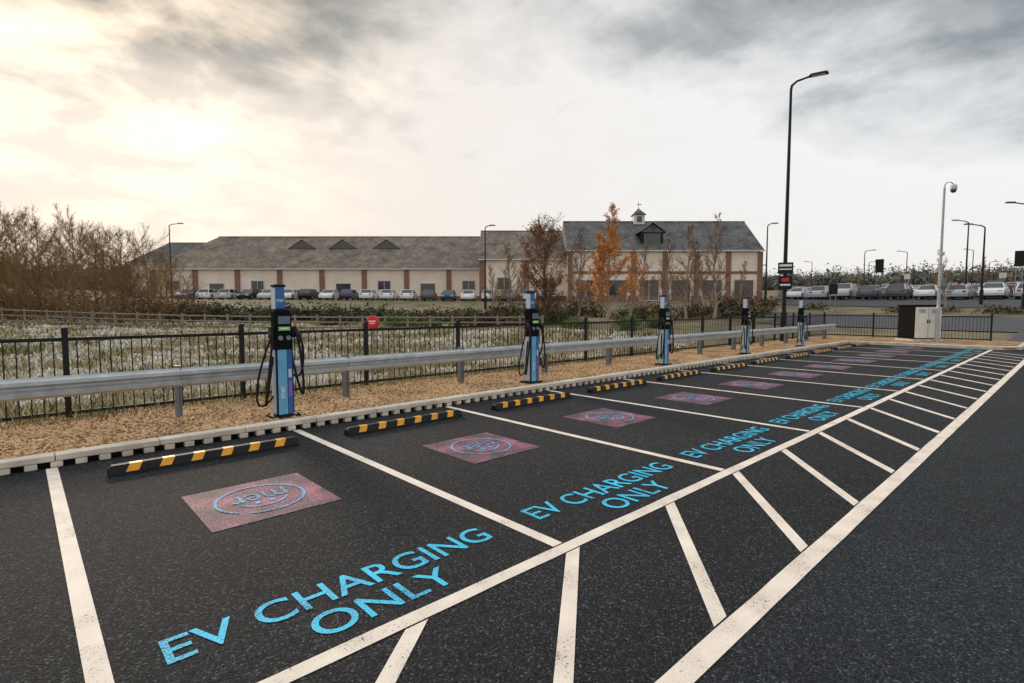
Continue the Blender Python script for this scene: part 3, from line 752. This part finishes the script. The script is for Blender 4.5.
mass('car_park_hedge',lum,'lf_dk',9000,.14,'low dark hedges between distant parking rows','hedge',kind='stuff',tw='lf_br')
random.seed(77)
for i in range(14):
    x=random.choice((57,84,101,117,149,180)); y=random.uniform(.06*x,.33*x)
    clone(t1 if i%2 else t2,(x,y,gz(x,y)),random.uniform(0,6),random.uniform(.45,.65),label='small bare tree between distant parking rows')
# ---------------------------------------------------------------- marsh
random.seed(15)
b=MB(); c=0
while c<66000:
    f=9+random.random()**1.3*34; px=random.uniform(-60,700); x,y=P(f,(px-512)/532*f)
    if y<10.1 or x>29: continue
    c+=1
    nn=noise.noise(Vector((x*.33,y*.5,0)))+.6*noise.noise(Vector((x*1.3,y*1.6,4)))
    z=gz(x,y)-.01
    if nn>-.02: hh=random.uniform(.05,.20); m=1 if random.random()<.72 else 0; w=random.uniform(.02,.05)
    elif nn>-.22: hh=random.uniform(.08,.34); m=0 if random.random()<.7 else 2; w=random.uniform(.012,.026)
    else: hh=random.uniform(.08,.30); m=2 if random.random()<.6 else 0; w=random.uniform(.010,.02)
    w*=max(.8,f/16)
    a=random.uniform(0,3.14); ca,sa=math.cos(a)*w,math.sin(a)*w; dx,dy=random.uniform(-.12,.12),random.uniform(-.12,.12)
    b.face([(x-ca,y-sa,z),(x+ca,y+sa,z),(x+ca*.7+dx,y+sa*.7+dy,z+hh),(x-ca*.4+dx,y-sa*.4+dy,z+hh*.95)],m)
b.build('marsh_plants',['straw','pale','grn'],kind='stuff',label='pale seed heads and dry grasses in the marsh',cat='marsh plants')
b=MB(); c=0
while c<16000:
    x=-5+random.random()**1.4*30; y=9.85+random.gauss(0,.36)
    lim=9.0+.55*noise.noise(Vector((x*.7,0,3)))+max(0,(x-3)*.05)
    if y<lim or y>10.7: continue
    c+=1
    hh=random.uniform(.03,.13); w=random.uniform(.004,.009); a=random.uniform(0,3.14); ca,sa=math.cos(a)*w,math.sin(a)*w; dx,dy=random.uniform(-.07,.07),random.uniform(-.07,.07)
    z=V if y<9.95 else V-(y-9.95)*.34
    b.face([(x-ca,y-sa,z-.01),(x+ca,y+sa,z-.01),(x+dx,y+dy,z+hh)],0 if random.random()<.75 else 1)
b.build('verge_grass',['grn','straw'],kind='stuff',label='straggly grass along the foot of the railings',cat='grass')
# timber fence
tf=empty('timber_fence',at(35,-20),0,'weathered timber post and rail fence beyond marsh','fence')
O=Vector(tf.location)
pr=None
for i in range(26):
    px=-20+i*22.5; q=Vector(at(35+i*.12,px))-O
    b=MB(); b.box((q.x,q.y,q.z+.55),(.12,.12,1.2)); b.build('post',['wood'],parent=tf)
    if pr is not None:
        b=MB()
        for hz in (1.0,.65,.3): b.tube([pr+Vector((0,0,hz)),q+Vector((0,0,hz))],.05,4)
        b.build('rail',['wood'],parent=tf)
    pr=q
for (f,px,zt,w,hh,mk,lb) in ((60,877,4.6,.8,1.5,'black','black information sign on posts by the road'),(55,1016,4.9,.8,1.6,'black','black information sign on posts by the road'),(48,832,2.6,.7,.9,'black','black sign panel on posts by the road'),(58,1000,2.8,.6,.6,'trim','small white sign on posts by the road'),(64,905,3.0,.6,.6,'trim','small white sign on posts by the road')):
    x,y,z=at(f,px); e=empty('road_sign',(x,y,z),R(-85),lb,'sign','signs in the distant car park')
    b=MB(); 
    for sx in(-w*.3,w*.3): b.tube([(sx,.03,0),(sx,.03,zt)],.035,6)
    b.build('post',['galvd'],parent=e)
    b=MB(); b.box((0,0,zt-hh/2),(w,.03,hh)); b.build('panel',[mk],parent=e)
# ---------------------------------------------------------------- sky, sun, camera
el,az=20,82
sd=Vector((math.cos(R(az))*math.cos(R(el)),math.sin(R(az))*math.cos(R(el)),math.sin(R(el))))
w=bpy.data.worlds.new('World'); S.world=w; w.use_nodes=True; nt=w.node_tree; L=nt.links
bg=nt.nodes['Background']; bg.inputs['Strength'].default_value=.1
sky=nt.nodes.new('ShaderNodeTexSky'); sky.sky_type='NISHITA'; sky.sun_disc=False; sky.sun_elevation=R(el); sky.sun_rotation=R(90-az)
tc=nt.nodes.new('ShaderNodeTexCoord')
sx=nt.nodes.new('ShaderNodeSeparateXYZ'); L.new(tc.outputs['Generated'],sx.inputs[0])
def MA(op,a,b_=None,c=None):
    n=nt.nodes.new('ShaderNodeMath'); n.operation=op
    for i,v in enumerate((a,b_,c)):
        if v is None: continue
        if isinstance(v,(int,float)): n.inputs[i].default_value=v
        else: L.new(v,n.inputs[i])
    return n.outputs[0]
def DOT(v):
    dt=nt.nodes.new('ShaderNodeVectorMath'); dt.operation='DOT_PRODUCT'; L.new(tc.outputs['Generated'],dt.inputs[0]); dt.inputs[1].default_value=Vector(v).normalized()
    return MA('MAXIMUM',dt.outputs['Value'],0)
def dirv(f,r,u):
    x,y=P(f,r); return (x,y,u)
zc=MA('MAXIMUM',sx.outputs[2],0.0); zd=MA('ADD',zc,.22)
cx=MA('DIVIDE',sx.outputs[0],zd); cy=MA('DIVIDE',sx.outputs[1],zd)
cb=nt.nodes.new('ShaderNodeCombineXYZ'); L.new(cx,cb.inputs[0]); L.new(cy,cb.inputs[1])
def NZ(sc,det,rg,dist,off):
    mp=nt.nodes.new('ShaderNodeMapping'); mp.inputs['Location'].default_value=off; L.new(cb.outputs[0],mp.inputs[0])
    n=nt.nodes.new('ShaderNodeTexNoise'); n.inputs['Scale'].default_value=sc; n.inputs['Detail'].default_value=det; n.inputs['Roughness'].default_value=rg; n.inputs['Distortion'].default_value=dist
    L.new(mp.outputs[0],n.inputs['Vector']); return n.outputs['Fac']
n1=NZ(1.35,6,.55,.25,(3.1,1.7,0)); n2=NZ(3.0,5,.58,.25,(8.3,2.2,0))
f1=MA('MULTIPLY',MA('SUBTRACT',n1,.5),.50); f2=MA('MULTIPLY',MA('SUBTRACT',n2,.5),.46)
dR=MA('MULTIPLY',MA('POWER',DOT(dirv(.66,.72,.36)),16),.17)
dL=MA('MULTIPLY',MA('POWER',DOT(dirv(.62,-.52,.58)),16),.20)
zz=MA('ADD',zc,MA('MULTIPLY',MA('ADD',f1,f2),MA('MINIMUM',MA('MULTIPLY',zc,3.0),1.0)))
zz=MA('ADD',zz,MA('ADD',dR,dL))
rp=nt.nodes.new('ShaderNodeValToRGB'); e=rp.color_ramp.elements; L.new(zz,rp.inputs['Fac'])
e[0].position=0; e[0].color=c4((.87,.82,.77)); e[1].position=1; e[1].color=c4((1.25,1.3,1.4))
for p,cc in ((.12,(.92,.90,.88)),(.32,(.94,.94,.94)),(.42,(.76,.775,.785)),(.51,(.48,.505,.52)),(.60,(.27,.31,.335)),(.68,(.19,.23,.255)),(.82,(1.0,1.05,1.1))):
    x=e.new(p); x.color=c4(cc)
ds=DOT(sd)
g1=MA('POWER',ds,30); g2=MA('MULTIPLY',g1,MA('MAXIMUM',MA('ADD',MA('MULTIPLY',n2,-3.6),2.1),0.0))
gc=nt.nodes.new('ShaderNodeVectorMath'); gc.operation='SCALE'; gc.inputs[0].default_value=(.85,.62,.38); L.new(g2,gc.inputs['Scale'])
g3=MA('POWER',ds,5)
wm=nt.nodes.new('ShaderNodeMix'); wm.data_type='RGBA'; wm.blend_type='MULTIPLY'; L.new(g3,wm.inputs[0]); L.new(rp.outputs['Color'],wm.inputs[6]); wm.inputs[7].default_value=(1.0,.89,.77,1)
ad=nt.nodes.new('ShaderNodeVectorMath'); ad.operation='ADD'; L.new(wm.outputs[2],ad.inputs[0]); L.new(gc.outputs[0],ad.inputs[1])
sc=nt.nodes.new('ShaderNodeVectorMath'); sc.operation='SCALE'; sc.inputs['Scale'].default_value=10.0; L.new(ad.outputs[0],sc.inputs[0])
fm=nt.nodes.new('ShaderNodeMix'); fm.data_type='RGBA'; fm.inputs[0].default_value=.95; L.new(sky.outputs[0],fm.inputs[6]); L.new(sc.outputs[0],fm.inputs[7])
L.new(fm.outputs[2],bg.inputs['Color'])
ld=bpy.data.lights.new('sun','SUN'); ld.energy=2.0; ld.angle=R(11); ld.color=(1,.83,.65)
lo=bpy.data.objects.new('sun',ld); COL.objects.link(lo); lo.rotation_euler=sd.to_track_quat('Z','Y').to_euler()
cd=bpy.data.cameras.new('camera'); cd.lens=18.7; cd.sensor_width=36; cd.clip_end=6000; cd.clip_start=.05
co=bpy.data.objects.new('camera',cd); COL.objects.link(co); co.location=(0,0,1.65); co.rotation_euler=(R(90-3.7),0,R(-43)); S.camera=co
S.view_settings.view_transform='Standard'; S.view_settings.look='None'; S.view_settings.exposure=0
